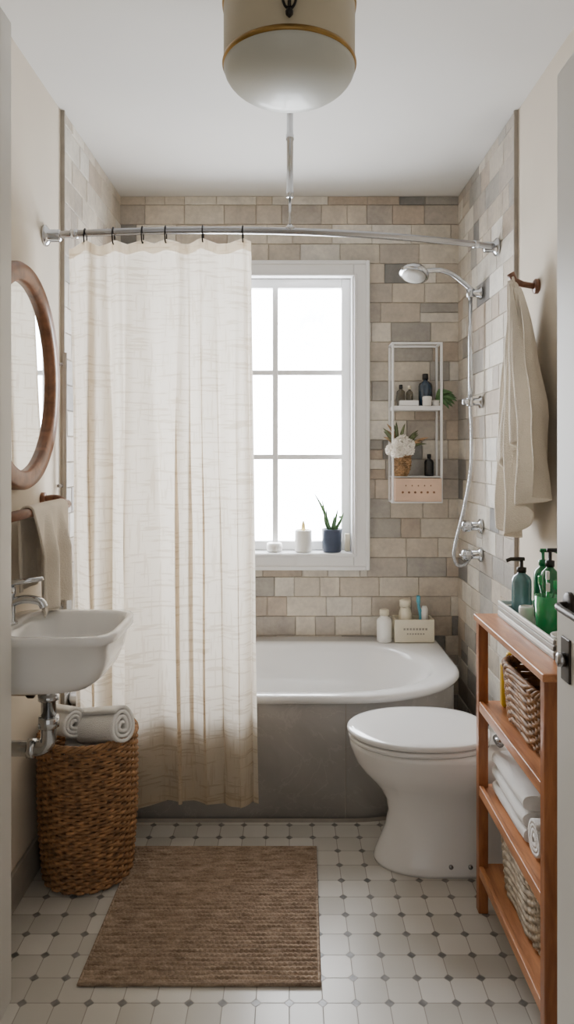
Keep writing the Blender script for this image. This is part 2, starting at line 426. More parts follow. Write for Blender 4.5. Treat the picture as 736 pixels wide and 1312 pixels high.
# ---------------------------------------------------------------- shower curtain + rod
def rody(x): return 0.189*x*x+0.2275*x+2.354
def rodz(x): return 2.0565+0.042*x
rail=group('shower_curtain_rod',(0,2.354,2.06))
tube('rod',[(x,rody(x),rodz(x)) for x in [-0.79+1.58*i/40 for i in range(41)]],0.0118,M['steel'],rail,seg=16)
for nm,x,s in (('left',-HW,1),('right',HW-0.013,-1)):
    lathe('wall_flange_'+nm,[(0.034,0),(0.034,0.008*s),(0.026,0.014*s),(0.02,0.018*s),(0.02,0.05*s),(0.015,0.055*s)],(x,rody(x),rodz(x)),M['chrome'],rail,axis='x',seg=28)
for x in (-0.70,0.69):
    lathe('collar',[(0.0145,-0.012),(0.0155,0),(0.0145,0.012)],(x,rody(x),rodz(x)),M['chrome'],rail,axis='x',seg=20)
lathe('ceiling_drop_tube',[(0.012,2.17),(0.013,2.172),(0.013,2.19),(0.011,2.195),(0.011,2.36),(0.0135,2.362),(0.0135,2.38),(0.011,2.382),(0.011,2.5),(0.028,2.503),(0.028,ZC)],(0.002,2.354,0),M['chrome'],rail,seg=20)
lathe('drop_tip',[(0.004,2.06),(0.004,2.172)],(0.002,2.354,0),M['chrome'],rail,seg=12)
lathe('drop_saddle',[(0.01,2.055),(0.016,2.068),(0.007,2.078)],(0.002,2.354,0),M['chrome'],rail,seg=16)
cur=group('shower_curtain',(-0.43,2.33,1.1))
RX=[-0.665,-0.573,-0.479,-0.404,-0.284,-0.154]
def curtain(u,v):
    x0=-0.722+(-0.02)*v; x1=-0.128+0.022*v
    xs=x0+(x1-x0)*u
    ph=2*pi*(5.2*u+0.22*math.sin(2*pi*1.15*u+0.6)+0.12*math.sin(2*pi*2.6*u+2+v*0.8))
    amp=(0.010+0.031*min(1,v*2.5))*(0.80+0.38*math.sin(5*u+1.0))
    f=math.sin(ph+0.35*math.sin(v*2.2+u*7))+0.22*math.sin(2.3*ph+1.3+v*1.5)+.10*math.sin(ph*3.7+v*2)
    nx=noise.noise(Vector((u*6,v*2.2,3.1))); n2=noise.noise(Vector((u*14,v*5,8.1)))
    x=xs+0.016*math.sin(2*ph)*min(1,v*2)*math.sin(pi*u)**.4+0.006*nx
    base=rody(xs)+(2.424-0.012*u-rody(xs))*(v**.9)
    y=base+amp*f*(1-0.45*v*(1-u))+0.014*nx*v+.005*n2
    y=min(y,2.470)
    d=min(abs(xs-r) for r in RX)
    ztop=rodz(xs)-0.026-0.018*min(1,d/0.05)
    zbot=0.110+0.008*math.sin(u*11+1)-0.004*math.sin(3*u)
    return (x,y,ztop+(zbot-ztop)*v)
grid('cloth',curtain,420,150,M['curtain'],cur)
def hem(off,v0,v1):
    def fn(u,v):
        p=curtain(u,v0+(v1-v0)*v); return (p[0],p[1]+off,p[2])
    return fn
grid('top_hem',hem(0.002,0.001,0.018),420,3,M['curtain'],cur)
grid('bottom_hem',hem(0.002,0.978,0.9995),420,3,M['curtain'],cur)
for r in RX:
    c=Vector((r,rody(r),rodz(r)-0.012)); pts=[c+Vector((0,0.017*math.cos(a),0.027*math.sin(a))) for a in [2*pi*i/24 for i in range(24)]]
    tube('curtain_ring',pts,0.0023,M['iron'],cur,seg=8,closed=True)

# ---------------------------------------------------------------- ceiling lamp
lamp=group('ceiling_lamp',(0,1.714,2.35)); L=(0,1.714,0)
lathe('drum_shade',[(0.158,2.262),(0.160,2.27),(0.160,2.40),(0.156,2.412),(0.10,2.418),(0.03,2.42)],L,M['lampdrum'],lamp,seg=72,cap0=False)
lathe('brass_ring',[(0.155,2.252),(0.162,2.253),(0.164,2.258),(0.162,2.265),(0.159,2.267)],L,M['brass'],lamp,seg=72,cap0=False,cap1=False)
lathe('upper_brass_ring',[(0.159,2.396),(0.163,2.397),(0.164,2.405),(0.162,2.411),(0.157,2.413)],L,M['brass'],lamp,seg=72,cap0=False,cap1=False)
lathe('glass_bowl',[(0.0,2.176)]+[(0.160*math.sin(a),2.254-0.078*math.cos(a)) for a in [i*pi/2/14 for i in range(1,15)]]+[(0.158,2.258)],L,M['bowl'],lamp,seg=72,cap0=False,cap1=False)
lathe('canopy',[(0.012,2.42),(0.012,2.475),(0.06,2.48),(0.065,2.50),(0.065,ZC)],L,M['brass'],lamp,seg=40)
yf=1.714-0.168
tube('iron_bracket',[(-0.018,yf+.004,2.36),(-0.016,yf-0.006,2.32),(-0.010,yf-0.01,2.295),(0,yf-0.012,2.287),(0.010,yf-0.01,2.295),(0.016,yf-0.006,2.32),(0.018,yf+.004,2.36)],0.0032,M['iron'],lamp,sp=5,seg=8)
tube('iron_pin',[(0,yf-0.01,2.36),(0,yf-0.011,2.285)],0.004,M['iron'],lamp,seg=8)
lathe('iron_knob',[(0.002,2.268),(0.008,2.274),(0.009,2.281),(0.004,2.290)],(0,yf-0.011,0),M['iron'],lamp,seg=16)

# ---------------------------------------------------------------- toilet
toi=group('toilet',(0.45,2.28,0.2)); TY=2.28
def egg(x0,x1,ry,z,split=0.5,nb=3.0,seg=72):
    cx=x0+(x1-x0)*split; out=[]
    for i in range(seg):
        a=2*pi*i/seg; c=math.cos(a); s=math.sin(a)
        if c<0: out.append((cx+(cx-x0)*c,TY+ry*s,z))
        else: out.append((cx+(x1-cx)*abs(c)**(2/nb),TY+ry*math.copysign(abs(s)**(2/nb),s),z))
    return out
S=[(0,.276,.112),(.012,.274,.114),(.03,.280,.110),(.06,.292,.101),(.11,.312,.093),(.16,.322,.090),(.20,.314,.096),(.235,.292,.110),(.265,.264,.128),(.295,.236,.146),(.325,.215,.160),(.355,.203,.168),(.375,.197,.172),(.386,.197,.172),(.392,.203,.167)]
rings=[egg(x,0.785,r,z,0.42 if z>.2 else .35,4) for z,x,r in S]
loft('bowl_and_pedestal',rings,M['porc'],toi)
def slab(name,x0,x1,ry,z0,z1,b,mat,crown=0.0):
    rr=[egg(x0+b,x1-b,ry-b,z0,.5,2.6),egg(x0,x1,ry,z0+b,.5,2.6),egg(x0,x1,ry,z1-b,.5,2.6),egg(x0+b*.4,x1-b*.4,ry-b*.4,z1-b*.3,.5,2.6),egg(x0+b,x1-b,ry-b,z1,.5,2.6),egg(x0+b*4,x1-b*4,ry-b*4,z1+crown*.7,.5,2.6),egg(x0+b*12,x1-b*12,ry-b*12,z1+crown,.5,2.6)]
    return loft(name,rr,mat,toi)
slab('seat',.192,.640,.172,.3925,.4085,.005,M['porc'])
slab('lid',.188,.645,.174,.4115,.4300,.006,M['porc'],0.004)
for dy in (-.08,.08):
    lathe('hinge',[(.012,-.022),(.013,0),(.012,.022)],(.655,TY+dy,.412),M['steel'],toi,axis='y',seg=18)
for x in (.50,.56):
    lathe('bolt_cap',[(.007,0),(.007,-.004),(.003,-.006)],(x,TY-.109,.035),M['steel'],toi,axis='y',seg=14)

# ---------------------------------------------------------------- sink
snk=group('wall_sink',(-.62,1.91,.78))
R=[sring(-.685,1.91,.700,.08,.10,3),sring(-.670,1.91,.702,.118,.130,3.4),sring(-.652,1.91,.712,.142,.148,4),sring(-.640,1.91,.735,.156,.156,4.5),sring(-.632,1.91,.775,.164,.159,5),sring(-.626,1.91,.828,.168,.161,5.5),sring(-.620,1.91,.832,.176,.165,5.5),sring(-.620,1.91,.849,.176,.165,5.5),sring(-.620,1.91,.854,.172,.161,5.5),
   sring(-.598,1.91,.853,.140,.145,4.5),sring(-.598,1.91,.845,.133,.138,4.5),sring(-.600,1.91,.80,.120,.124,4),sring(-.608,1.91,.765,.09,.09,3),sring(-.615,1.91,.752,.04,.04,2)]
loft('basin',R,M['porc'],snk)
lathe('drain',[(.02,.7525),(.02,.756),(.012,.757)],(-.615,1.91,0),M['chrome'],snk,seg=24)
tap=group('basin_faucet',(-.745,1.91,.86))
FY=1.895
lathe('body',[(.024,.854),(.024,.859),(.018,.864),(.017,.93),(.019,.935),(.019,.952),(.012,.958)],(-.758,FY,0),M['chrome'],tap,seg=28)
tube('spout',catmull([(-.758,FY,.905),(-.73,FY,.918),(-.70,FY,.920),(-.672,FY,.914),(-.662,FY,.898)],5),.0115,M['chrome'],tap)
tube('lever',[(-.765,FY,.955),(-.74,FY,.966),(-.665,FY,.976)],[.008,.008,.006],M['chrome'],tap)
trp=group('sink_drain_trap',(-.64,1.9,.6))
lathe('tailpiece',[(.03,.699),(.03,.685),(.024,.682),(.024,.66),(.028,.658),(.028,.645),(.02,.643),(.02,.56)],(-.655,1.91,0),M['chrome'],trp,seg=28)
tube('elbow',[(-.655,1.91,.60),(-.655,1.91,.545),(-.662,1.91,.522),(-.69,1.91,.512),(-.74,1.91,.512),(-.80,1.91,.512)],.021,M['chrome'],trp,sp=6,seg=18)
lathe('coupling_nut',[(.026,.60),(.029,.597),(.029,.572),(.026,.569)],(-.655,1.91,0),M['chrome'],trp,seg=8)
lathe('wall_flange',[(.045,0),(.043,.006),(.03,.012),(.026,.03)],(-.80,1.91,.512),M['chrome'],trp,axis='x',seg=28)
lathe('side_nut',[(.027,-.71),(.027,-.69)],(0,1.91,.512),M['chrome'],trp,axis='x',seg=8)
vl=group('stop_valve',(-.74,1.97,.64))
lathe('valve_flange',[(.022,0),(.02,.006),(.011,.01),(.011,.07)],(-.80,1.97,.645),M['chrome'],vl,axis='x',seg=20)
lathe('valve_knob',[(.016,0),(.018,.004),(.018,.018),(.012,.022)],(-.735,1.97,.645),M['dark'],vl,axis='x',seg=12)
tube('supply_pipe',[(-.748,1.97,.645),(-.748,1.97,.68),(-.745,1.965,.70)],.006,M['chrome'],vl,sp=4)

# ---------------------------------------------------------------- mirror
mir=group('oval_mirror',(-.78,2.04,1.54))
MC=(2.05,1.537); ry,rz=.290,.330
def mring(sy,x): return [(x,MC[0]+(ry+sy)*math.cos(2*pi*i/96),MC[1]+(rz+sy)*math.sin(2*pi*i/96)) for i in range(96)]
loft('frame',[mring(0,-.80),mring(0,-.772),mring(-.006,-.763),mring(-.048,-.763),mring(-.054,-.768),mring(-.054,-.79)],M['woodm'],mir,cap0=False,cap1=False)
mk('glass',mring(-.052,-.782),[tuple(range(96))],M['mirror'],mir)

# ---------------------------------------------------------------- towel rail (left)
rl=group('wooden_towel_rail',(-.73,2.05,1.15))
tube('rail',[(-.725,1.72,1.148),(-.725,2.29,1.148)],.014,M['woodr'],rl,seg=18)
for y in (1.76,2.27):
    tube('bracket',[(-.80,y,1.165),(-.76,y,1.17),(-.735,y,1.162),(-.725,y,1.148)],.010,M['woodr'],rl,sp=4)
    lathe('bracket_plate',[(.022,0),(.022,.01),(.016,.013)],(-.80,y,1.165),M['woodr'],rl,axis='x',seg=20)
def railtowel(u,v):
    w=.31-.02*math.sin(pi*v)
    y=2.085+(u-.5)*w
    f=.013*math.sin(u*17+1)+.006*math.sin(u*33+v*3)
    r=.019
    if v<.42:
        t=v/.42; z=.93+(1.148-.93)*t; x=-.725-r-.004+f*.4*(1-t)
    elif v<.5:
        a=(v-.42)/.08*pi; z=1.148+r*math.sin(a); x=-.725-r*math.cos(a)
    else:
        t=(v-.5)/.5; z=1.148-.300*t-.012*math.sin(u*6)*t; x=-.725+r+.012*t+(f+.010)*min(1,t*2.5)
    return (x,max(y,1.936),max(z,.864))
hw=group('hanging_hand_towel',(-.72,2.11,1.0))
grid('cloth',railtowel,70,90,M['towelb'],hw,solid=.006)

# ---------------------------------------------------------------- wicker
def wicker(name,path,z0,z1,rows,nst,mat,parent,sr=.006,amp=.0045,seg=192,lid=True):
    lst=[]
    cx=sum(path(i/40,0.5)[0] for i in range(40))/40; cy=sum(path(i/40,0.5)[1] for i in range(40))/40
    for r in range(rows):
        zf=(r+.5)/rows; z=z0+(z1-z0)*zf; pts=[]
        for i in range(seg):
            t=i/seg; x,y=path(t,zf); d=math.hypot(x-cx,y-cy) or 1
            o=amp*math.sin(2*pi*nst*t+(r%2)*pi)+random.uniform(-.0006,.0006)
            pts.append((x+(x-cx)/d*o,y+(y-cy)/d*o,z+random.uniform(-.0005,.0005)))
        lst.append((pts,sr,True))
    for i in range(nst*2):
        t=i/(nst*2)
        pts=[]
        for k in range(7):
            zf=k/6; x,y=path(t,zf); pts.append((x,y,z0+(z1-z0)*zf))
        lst.append((pts,sr*.8,False))
    multitube(name,lst,mat,parent,seg=6)
    rim=[]
    for s in (0,1,2):
        pts=[]
        for i in range(seg):
            t=i/seg; x,y=path(t,1); d=math.hypot(x-cx,y-cy) or 1
            a=2*pi*(nst*0.6//1)*t+s*2*pi/3
            o=.006*math.cos(a); pts.append((x+(x-cx)/d*o,y+(y-cy)/d*o,z1+.004+.006*math.sin(a)))
        rim.append((pts,sr*1.05,True))
    multitube('rim',rim,mat,parent,seg=6)
    v=[(*path(i/64,0),z0+.004) for i in range(64)]
    mk('base',v,[tuple(range(64))],mat,parent)
def rpath(cx,cy,r0,r1):
    def f(t,zf):
        r=r0+(r1-r0)*zf+.008*math.sin(pi*zf); a=2*pi*t; return (cx+r*math.cos(a),cy+r*math.sin(a))
    return f
def spath(cx,cy,rx,ry,fl=.0,n=5):
    def f(t,zf):
        a=2*pi*t;c=math.cos(a);s=math.sin(a);k=1+fl*(zf-1)
        return (cx+rx*k*math.copysign(abs(c)**(2/n),c),cy+ry*k*math.copysign(abs(s)**(2/n),s))
    return f
hb=group('wicker_laundry_basket',(-.636,2.21,.2))
wicker('weave',rpath(-.632,2.208,.130,.144),.008,.437,44,20,M['wicker'],hb,sr=.0056,amp=.0042)
def roll(name,c,ax,R_,L_,mat,parent,turns=3.2):
    c=Vector(c); ax=Vector(ax).normalized(); s=ax.orthogonal().normalized(); t=ax.cross(s); n=110
    def fn(u,v):
        th=2*pi*turns*u; r=.006+(R_-.006)*(u**.85)
        r+=.0015*math.sin(th*3)
        e=(v-.5)*L_
        return c+ax*e+s*(r*math.cos(th))+t*(r*math.sin(th))
    return grid(name,fn,n,14,mat,parent,solid=.010)
rt=group('rolled_towels',(-.62,2.2,.45))
roll('towel_roll_a',(-.575,2.17,.470),(.80,-.42,.20),.053,.16,M['towelw'],rt)
roll('towel_roll_b',(-.705,2.19,.476),(.70,-.55,.12),.044,.12,M['towelw'],rt)
roll('towel_roll_c',(-.62,2.23,.375),(.9,.1,0),.05,.17,M['towelw'],rt)

# ---------------------------------------------------------------- bath mat
def matfn(u,v):
    e=.003*noise.noise(Vector((u*9,v*9,0)))
    x=-.522+.598*u+.012*(v); y=1.73+.60*v
    row=v*38; k=math.floor(row)
    h=abs(math.sin(pi*row))*.6+.4*abs(math.sin(pi*(u*44+(.5 if int(k)%2 else 0))))*abs(math.sin(pi*row))
    edge=min(u,1-u,v,1-v); z=.004+.0075*h*min(1,edge*60+.3)
    if edge<=0: z=.0012
    return (x,y+e,z)
bm=group('jute_bath_mat',(-.22,2.03,0))
grid('braid',matfn,300,304,M['jute'],bm)
V=[(-.522,1.73,.001),(.076,1.73,.001),(.088,2.33,.001),(-.51,2.33,.001)]
mk('backing',V,[(0,1,2,3)],M['jute'],bm)
tube('edge_braid',[(-.52,1.732,.006),(.075,1.732,.006),(.087,2.328,.006),(-.509,2.328,.006)],.0055,M['jute'],bm,seg=8,closed=True)

# ---------------------------------------------------------------- wooden shelf unit (right)
sh=group('wooden_shelf_unit',(.66,1.77,.4))
X0,X1,Y0,Y1=.54,.785,1.485,2.03; pw=.028
boxes('posts',[(X0,X0+pw,Y0,Y0+pw,0,.835),(X0,X0+pw,Y1-pw,Y1,0,.835),(X1-pw,X1,Y0,Y0+pw,0,.835),(X1-pw,X1,Y1-pw,Y1,0,.835)],M['woodz'],sh,.003)
box('top_board',X0-.006,X1+.002,Y0-.006,Y1+.006,.832,.850,M['woody'],sh,.003)
for i,z in enumerate((.595,.355,.125)):
    boxes('shelf_board_%d'%(i+1),[(X0+.006,X1-.004,Y0+.004,Y1-.004,z-.012,z+.006)],M['woody'],sh,.002)
    boxes('shelf_lip_%d'%(i+1),[(X0+.001,X0+.014,Y0+pw,Y1-pw,z-.016,z+.012)],M['woody'],sh,.002)
b1=group('wicker_shelf_basket',(.67,1.77,.68))
wicker('weave',spath(.674,1.765,.098,.165,.10),.608,.745,14,22,M['wicker'],b1,sr=.0056,amp=.0045)
b2=group('wicker_storage_basket',(.67,1.77,.2))
wicker('weave',spath(.674,1.775,.098,.175,.10),.138,.285,14,22,M['wickerg'],b2,sr=.0060,amp=.0045)
def folded(name,x0,x1,y0,y1,z0,h,n,parent,mat):
    for i in range(n):
        za=z0+i*h; o=random.uniform(-.004,.004)
        def fn(u,v,za=za,o=o):
            a=2*pi*v; hx=(x1-x0)/2; cx=(x0+x1)/2+o
            c=math.cos(a); s=math.sin(a)
            X=cx+hx*math.copysign(abs(c)**(2/7),c); Z=za+h/2+(h/2-.001)*math.copysign(abs(s)**(2/2.6),s)
            y=y0+(y1-y0)*u; Z+=.003*noise.noise(Vector((X*20,y*14,i)))
            X+=.004*noise.noise(Vector((y*12,Z*30,i+5)))
            return (X,y,Z)
        g=grid(name+'_%d'%(i+1),fn,30,48,mat,parent)
        for yy in (0,1):
            ring=[fn(yy,j/48) for j in range(48)]
            mk('fold_end',ring,[tuple(range(48))],mat,parent)
ft=group('folded_white_towels',(.66,1.8,.42))
folded('towel',.572,.75,1.71,1.97,.362,.040,3,ft,M['towelw'])
roll('rolled_towel',(.645,1.65,.407),(1,0,0),.040,.14,M['towelw'],ft)
ft2=group('folded_hand_towel',(.66,1.8,.22))
folded('towel',.615,.73,1.68,1.88,.146,.055,3,ft2,M['towelw'])
yb=group('yellow_bottle',(.72,1.985,.66))
boxes('bottle',[(.595,.65,1.96,1.99,.602,.725)],M['yellow'],yb,.008,3)
lathe('cap',[(.012,.725),(.012,.75),(.009,.753)],(.622,1.975,0),M['yellow'],yb,seg=16)
ty=group('vanity_tray',(.69,1.8,.87))
tx0,tx1,ty0,ty1=.595,.780,1.58,2.005
box('tray_base',tx0,tx1,ty0,ty1,.851,.856,M['grey'],ty)
for i in range(3):
    z=.855+i*.014
    boxes('tray_band_%d'%(i+1),[(tx0,tx0+.007,ty0,ty1,z,z+.012),(tx1-.007,tx1,ty0,ty1,z,z+.012),(tx0,tx1,ty0,ty0+.007,z,z+.012),(tx0,tx1,ty1-.007,ty1,z,z+.012)],M['candle'] if i%2==0 else M['grey'],ty,.002)
def pump(name,x,y,z,r,h,mat,capm,dirx=-1):
    g=group(name,(x,y,z+h/2))
    lathe('bottle',[(r*.9,z),(r,z+.006),(r,z+h*.72),(r*.85,z+h*.8),(r*.4,z+h*.86),(r*.4,z+h*.9)],(x,y,0),mat,g,seg=32)
    lathe('collar',[(r*.48,z+h*.88),(r*.48,z+h*.97),(.005,z+h*.98),(.005,z+h*1.12)],(x,y,0),capm,g,seg=20)
    tube('nozzle',[(x-dirx*.008,y,z+h*1.13),(x+dirx*.03,y,z+h*1.13),(x+dirx*.042,y,z+h*1.10)],.0055,capm,g,seg=10)
    return g
pump('soap_pump_bottle',.645,1.950,.8565,.027,.145,M['tealb'],M['dark'])
pump('lotion_pump_bottle',.708,1.960,.8565,.025,.165,M['dgreen'],M['dgreen'],1)
pump('shampoo_bottle',.700,1.885,.8565,.025,.175,M['dgreen'],M['black'],1)
g=group('toothbrush_cup',(.665,1.78,.9))
lathe('cup',[(.024,.857),(.028,.863),(.032,.95),(.029,.95),(.026,.868),(.0,.866)],(.662,1.80,0),M['green'],g,seg=36,cap1=False)
for i,(dx,dy,h) in enumerate([(-.018,.004,1.00),(.006,.016,1.01),(.018,-.006,.99),(-.004,-.014,.985)]):
    tube('toothbrush_handle',[(.662-dx*.5,1.80-dy*.5,.87),(.662+dx,1.80+dy,h-.02)],.0035,M['green'] if i%2 else M['dgreen'],g,seg=8)
    boxes('toothbrush_head',[(.662+dx-.004,.662+dx+.004,1.80+dy-.006,1.80+dy+.006,h-.022,h)],M['candle'] if i%2 else M['green'],g,.002)
g=group('clear_jar',(.64,1.85,.88))
lathe('jar',[(.018,.857),(.020,.861),(.020,.90),(.018,.905),(.015,.906),(.015,.868)],(.635,1.880,0),M['candle'],g,seg=28)
g=group('soap_dish',(.65,1.68,.87))
lathe('dish',[(.028,.857),(.036,.870),(.038,.880),(.034,.880),(.026,.868),(0,.866)],(.665,1.68,0),M['candle'],g,seg=28,cap1=False)

# ---------------------------------------------------------------- shower set
shw=group('shower_mixer_set',(.74,2.87,1.5))
xw=HW-.014; xb=.74; yb_=2.87
tube('riser_rail',[(xb,yb_,1.505),(xb,yb_,1.985)],.0085,M['chrome'],shw,seg=16)
for z in (1.965,1.521):
    lathe('rail_mount',[(.026,0),(.026,-.008),(.017,-.012),(.014,-.045)],(xw,yb_,z),M['chrome'],shw,axis='x',seg=24)
    lathe('rail_clamp',[(.013,z-.018),(.016,z-.014),(.016,z+.014),(.013,z+.018)],(xb,yb_,0),M['chrome'],shw,seg=20)
lathe('slider_knob',[(.014,0),(.014,-.03),(.01,-.034)],(xb,yb_,1.521),M['chrome'],shw,axis='x',seg=18)
tube('shower_arm',[(.75,yb_,1.975),(.715,yb_,2.005),(.67,yb_,2.04),(.62,yb_,2.058),(.575,yb_,2.057),(.545,yb_,2.052)],.0105,M['chrome'],shw,sp=6,seg=14)
def disc(name,c,nrm,prof,mat,parent,seg=40):
    c=Vector(c); nv=Vector(nrm).normalized(); s=nv.orthogonal().normalized(); t=nv.cross(s); rings=[]
    for r,h in prof: rings.append([c+nv*h+s*(r*math.cos(2*pi*i/seg))+t*(r*math.sin(2*pi*i/seg)) for i in range(seg)])
    return loft(name,rings,mat,parent)
disc('shower_head',(.512,yb_,2.050),(-.25,-.35,-1),[(.018,-.034),(.032,-.026),(.052,-.008),(.060,.004),(.060,.014),(.054,.018)],M['chrome'],shw)
disc('spray_plate',(.512,yb_,2.050),(-.25,-.35,-1),[(.048,.0175),(.048,.0205),(.02,.0215)],M['grey'],shw)
tube('hose',[(xb,yb_,1.51),(.742,yb_-.01,1.40),(.738,yb_-.015,1.25),(.712,yb_-.02,1.10),(.680,yb_-.02,.97),(.668,yb_-.02,.90),(.680,yb_-.02,.86),(.71,yb_-.015,.855),(.735,yb_,.875),(.745,yb_,.895)],.0065,M['hose'],shw,sp=8,seg=10)
for z in (1.013,.897):
    lathe('valve_rose',[(.030,0),(.030,-.008),(.022,-.014),(.018,-.016),(.018,-.05)],(xw,yb_,z),M['chrome'],shw,axis='x',seg=28)
    lathe('valve_handle',[(.020,-.045),(.024,-.05),(.024,-.075),(.018,-.082),(.008,-.084)],(xw,yb_,z),M['chrome'],shw,axis='x',seg=12)
    lathe('valve_pin',[(.005,-.03),(.005,.03)],(xw-.065,yb_-.02,z),M['chrome'],shw,axis='x',seg=10)

# ---------------------------------------------------------------- white wall rack with items
wrk=group('wall_rack',(.58,3.2,1.45))
rx0,rx1,ry0,ry1,rz0,rz1=.462,.692,3.165,3.279,1.085,1.812; t=.010
B=[]
for y in (ry0,ry1-t):
    B+=[(rx0,rx0+t,y,y+t,rz0,rz1),(rx1-t,rx1,y,y+t,rz0,rz1)]
    for z in (rz0,rz1-t): B.append((rx0+t,rx1-t,y,y+t,z,z+t))
for x in (rx0,rx1-t):
    for z in (rz0,rz1-t): B.append((x,x+t,ry0+t,ry1-t,z,z+t))
boxes('frame',B,M['white'],wrk,.0015)
for z in (1.505,1.20,1.087):
    box('shelf',rx0+.004,rx1-.004,ry0+.004,ry1-.003,z,z+(.020 if z>1.4 else .006),M['white'],wrk,.002)
cr=group('blush_crate',(.58,3.2,1.14))
cx0,cx1=.474,.684
boxes('crate_walls',[(cx0,cx1,3.150,3.158,1.095,1.198),(cx0,cx1,3.262,3.27,1.095,1.198),(cx0,cx0+.008,3.158,3.262,1.095,1.198),(cx1-.008,cx1,3.158,3.262,1.095,1.198),(cx0,cx1,3.15,3.27,1.093,1.099)],M['pink'],cr,.0015)
for i in range(6):
    lathe('vent',[(.005,0),(.005,-.0012)],(cx0+.035+i*.028,3.1505,1.135),M['woodm'],cr,axis='y',seg=12)
    if i<5: lathe('vent',[(.003,0),(.003,-.0012)],(cx0+.049+i*.028,3.1505,1.165),M['woodm'],cr,axis='y',seg=12)
def bottle(name,x,y,z,r,h,mat,capm=None,neck=.35):
    g=group(name,(x,y,z+h/2)); capm=capm or mat
    lathe('body',[(r*.92,z),(r,z+.004),(r,z+h*.62),(r*.9,z+h*.70),(r*neck,z+h*.78),(r*neck,z+h*.84)],(x,y,0),mat,g,seg=28)
    lathe('cap',[(r*neck*1.25,z+h*.82),(r*neck*1.25,z+h*.98),(r*neck,z+h)],(x,y,0),capm,g,seg=20); return g
bottle('navy_bottle',.625,3.225,1.525,.032,.15,M['blueb'],M['black'])
bottle('amber_bottle',.512,3.225,1.525,.020,.10,M['glassy'],M['black'])
bottle('glass_vial',.552,3.225,1.525,.016,.095,M['glassy'],M['cream'])
g=group('soap_box',(.55,3.19,1.54)); box('carton',.50,.585,3.172,3.198,1.5255,1.55,M['white'],g,.003)
g=group('cream_jar',(.63,3.18,1.54)); lathe('jar',[(.018,1.5255),(.020,1.53),(.020,1.55),(.021,1.552),(.021,1.565),(.018,1.567)],(.622,3.170,0),M['candle'],g,seg=28)
bottle('black_bottle',.640,3.215,1.207,.022,.10,M['black'])
fb=group('dried_flower_arrangement',(.50,3.2,1.3))
wicker('vase_weave',rpath(.512,3.205,.022,.038),1.207,1.30,11,9,M['wickerp'],fb,sr=.0045,amp=.003,seg=72)
def petal_ball(cx,cy,cz,r,n,fname,mat):
    V=[];F=[]
    for i in range(n):
        th=math.acos(1-1.7*(i+.5)/n); ph=i*2.399
        d=Vector((math.sin(th)*math.cos(ph),math.sin(th)*math.sin(ph),math.cos(th)))
        s=d.orthogonal().normalized(); t2=d.cross(s); c=Vector((cx,cy,cz))
        b=len(V); w=r*.42
        V+= [c+d*r*.35,c+d*r*.8+s*w,c+d*r*1.1+t2*w*.2,c+d*r*.8-s*w,c+d*r*.75+t2*w]
        F+=[(b,b+1,b+2),(b,b+2,b+3),(b,b+1,b+4),(b,b+4,b+3),(b+1,b+2,b+4),(b+2,b+3,b+4)]
    return mk(fname,V,F,mat,fb)
for i,(a,b,c,r) in enumerate([(.495,3.17,1.345,.036),(.53,3.165,1.325,.034),(.465,3.18,1.325,.030),(.515,3.19,1.365,.030),(.485,3.155,1.312,.030),(.545,3.19,1.350,.026)]):
    petal_ball(a,b,c,r,60,'bloom',M['flower'])
def leafblade(name,base,tip,w,mat,parent,bend=(0,0,0.02),n=10,thick=0.0):
    b=Vector(base);t=Vector(tip);d=(t-b); side=d.cross(Vector((0,1,0.2))).normalized(); nor=side.cross(d).normalized(); be=Vector(bend)
    V=[];F=[]
    for i in range(n+1):
        k=i/n; p=b+d*k+be*math.sin(pi*k); ww=w*(math.sin(pi*min(1,.25+.75*k))**.8 if not thick else (1-k)**.7)+.0004
        V+=[p-side*ww,p+nor*(thick*(1-k)+ww*.3),p+side*ww,p-nor*(thick*(1-k)*.6+.0005)]
    for i in range(n):
        for j in range(4):
            j2=(j+1)%4; F.append((i*4+j,i*4+j2,i*4+4+j2,i*4+4+j))
    return mk(name,V,F,mat,parent,True)
for i in range(18):
    a=random.uniform(-1.1,1.5); ln=random.uniform(.08,.14)
    base=(.51+random.uniform(-.015,.015),3.21,1.30); tip=(.51+ln*math.sin(a),3.21-.03*random.random(),1.32+ln*math.cos(a)*.9+.02)
    leafblade('leaf',base,tip,.008,M['leafd'] if i%3 else M['wickerp'],fb)
pl=group('trailing_plant',(.72,3.2,1.55))
lathe('pot',[(.014,1.5255),(.018,1.55),(.016,1.55),(.0,1.545)],(.664,3.185,0),M['candle'],pl,seg=20,cap1=False)
for i in range(9):
    a=.3+i*.28; leafblade('leaf',(.67,3.185,1.545),(.67+.085*math.sin(a),3.17-.01*(i%3),1.55+.05*math.cos(a)),.012,M['leaf'],pl)

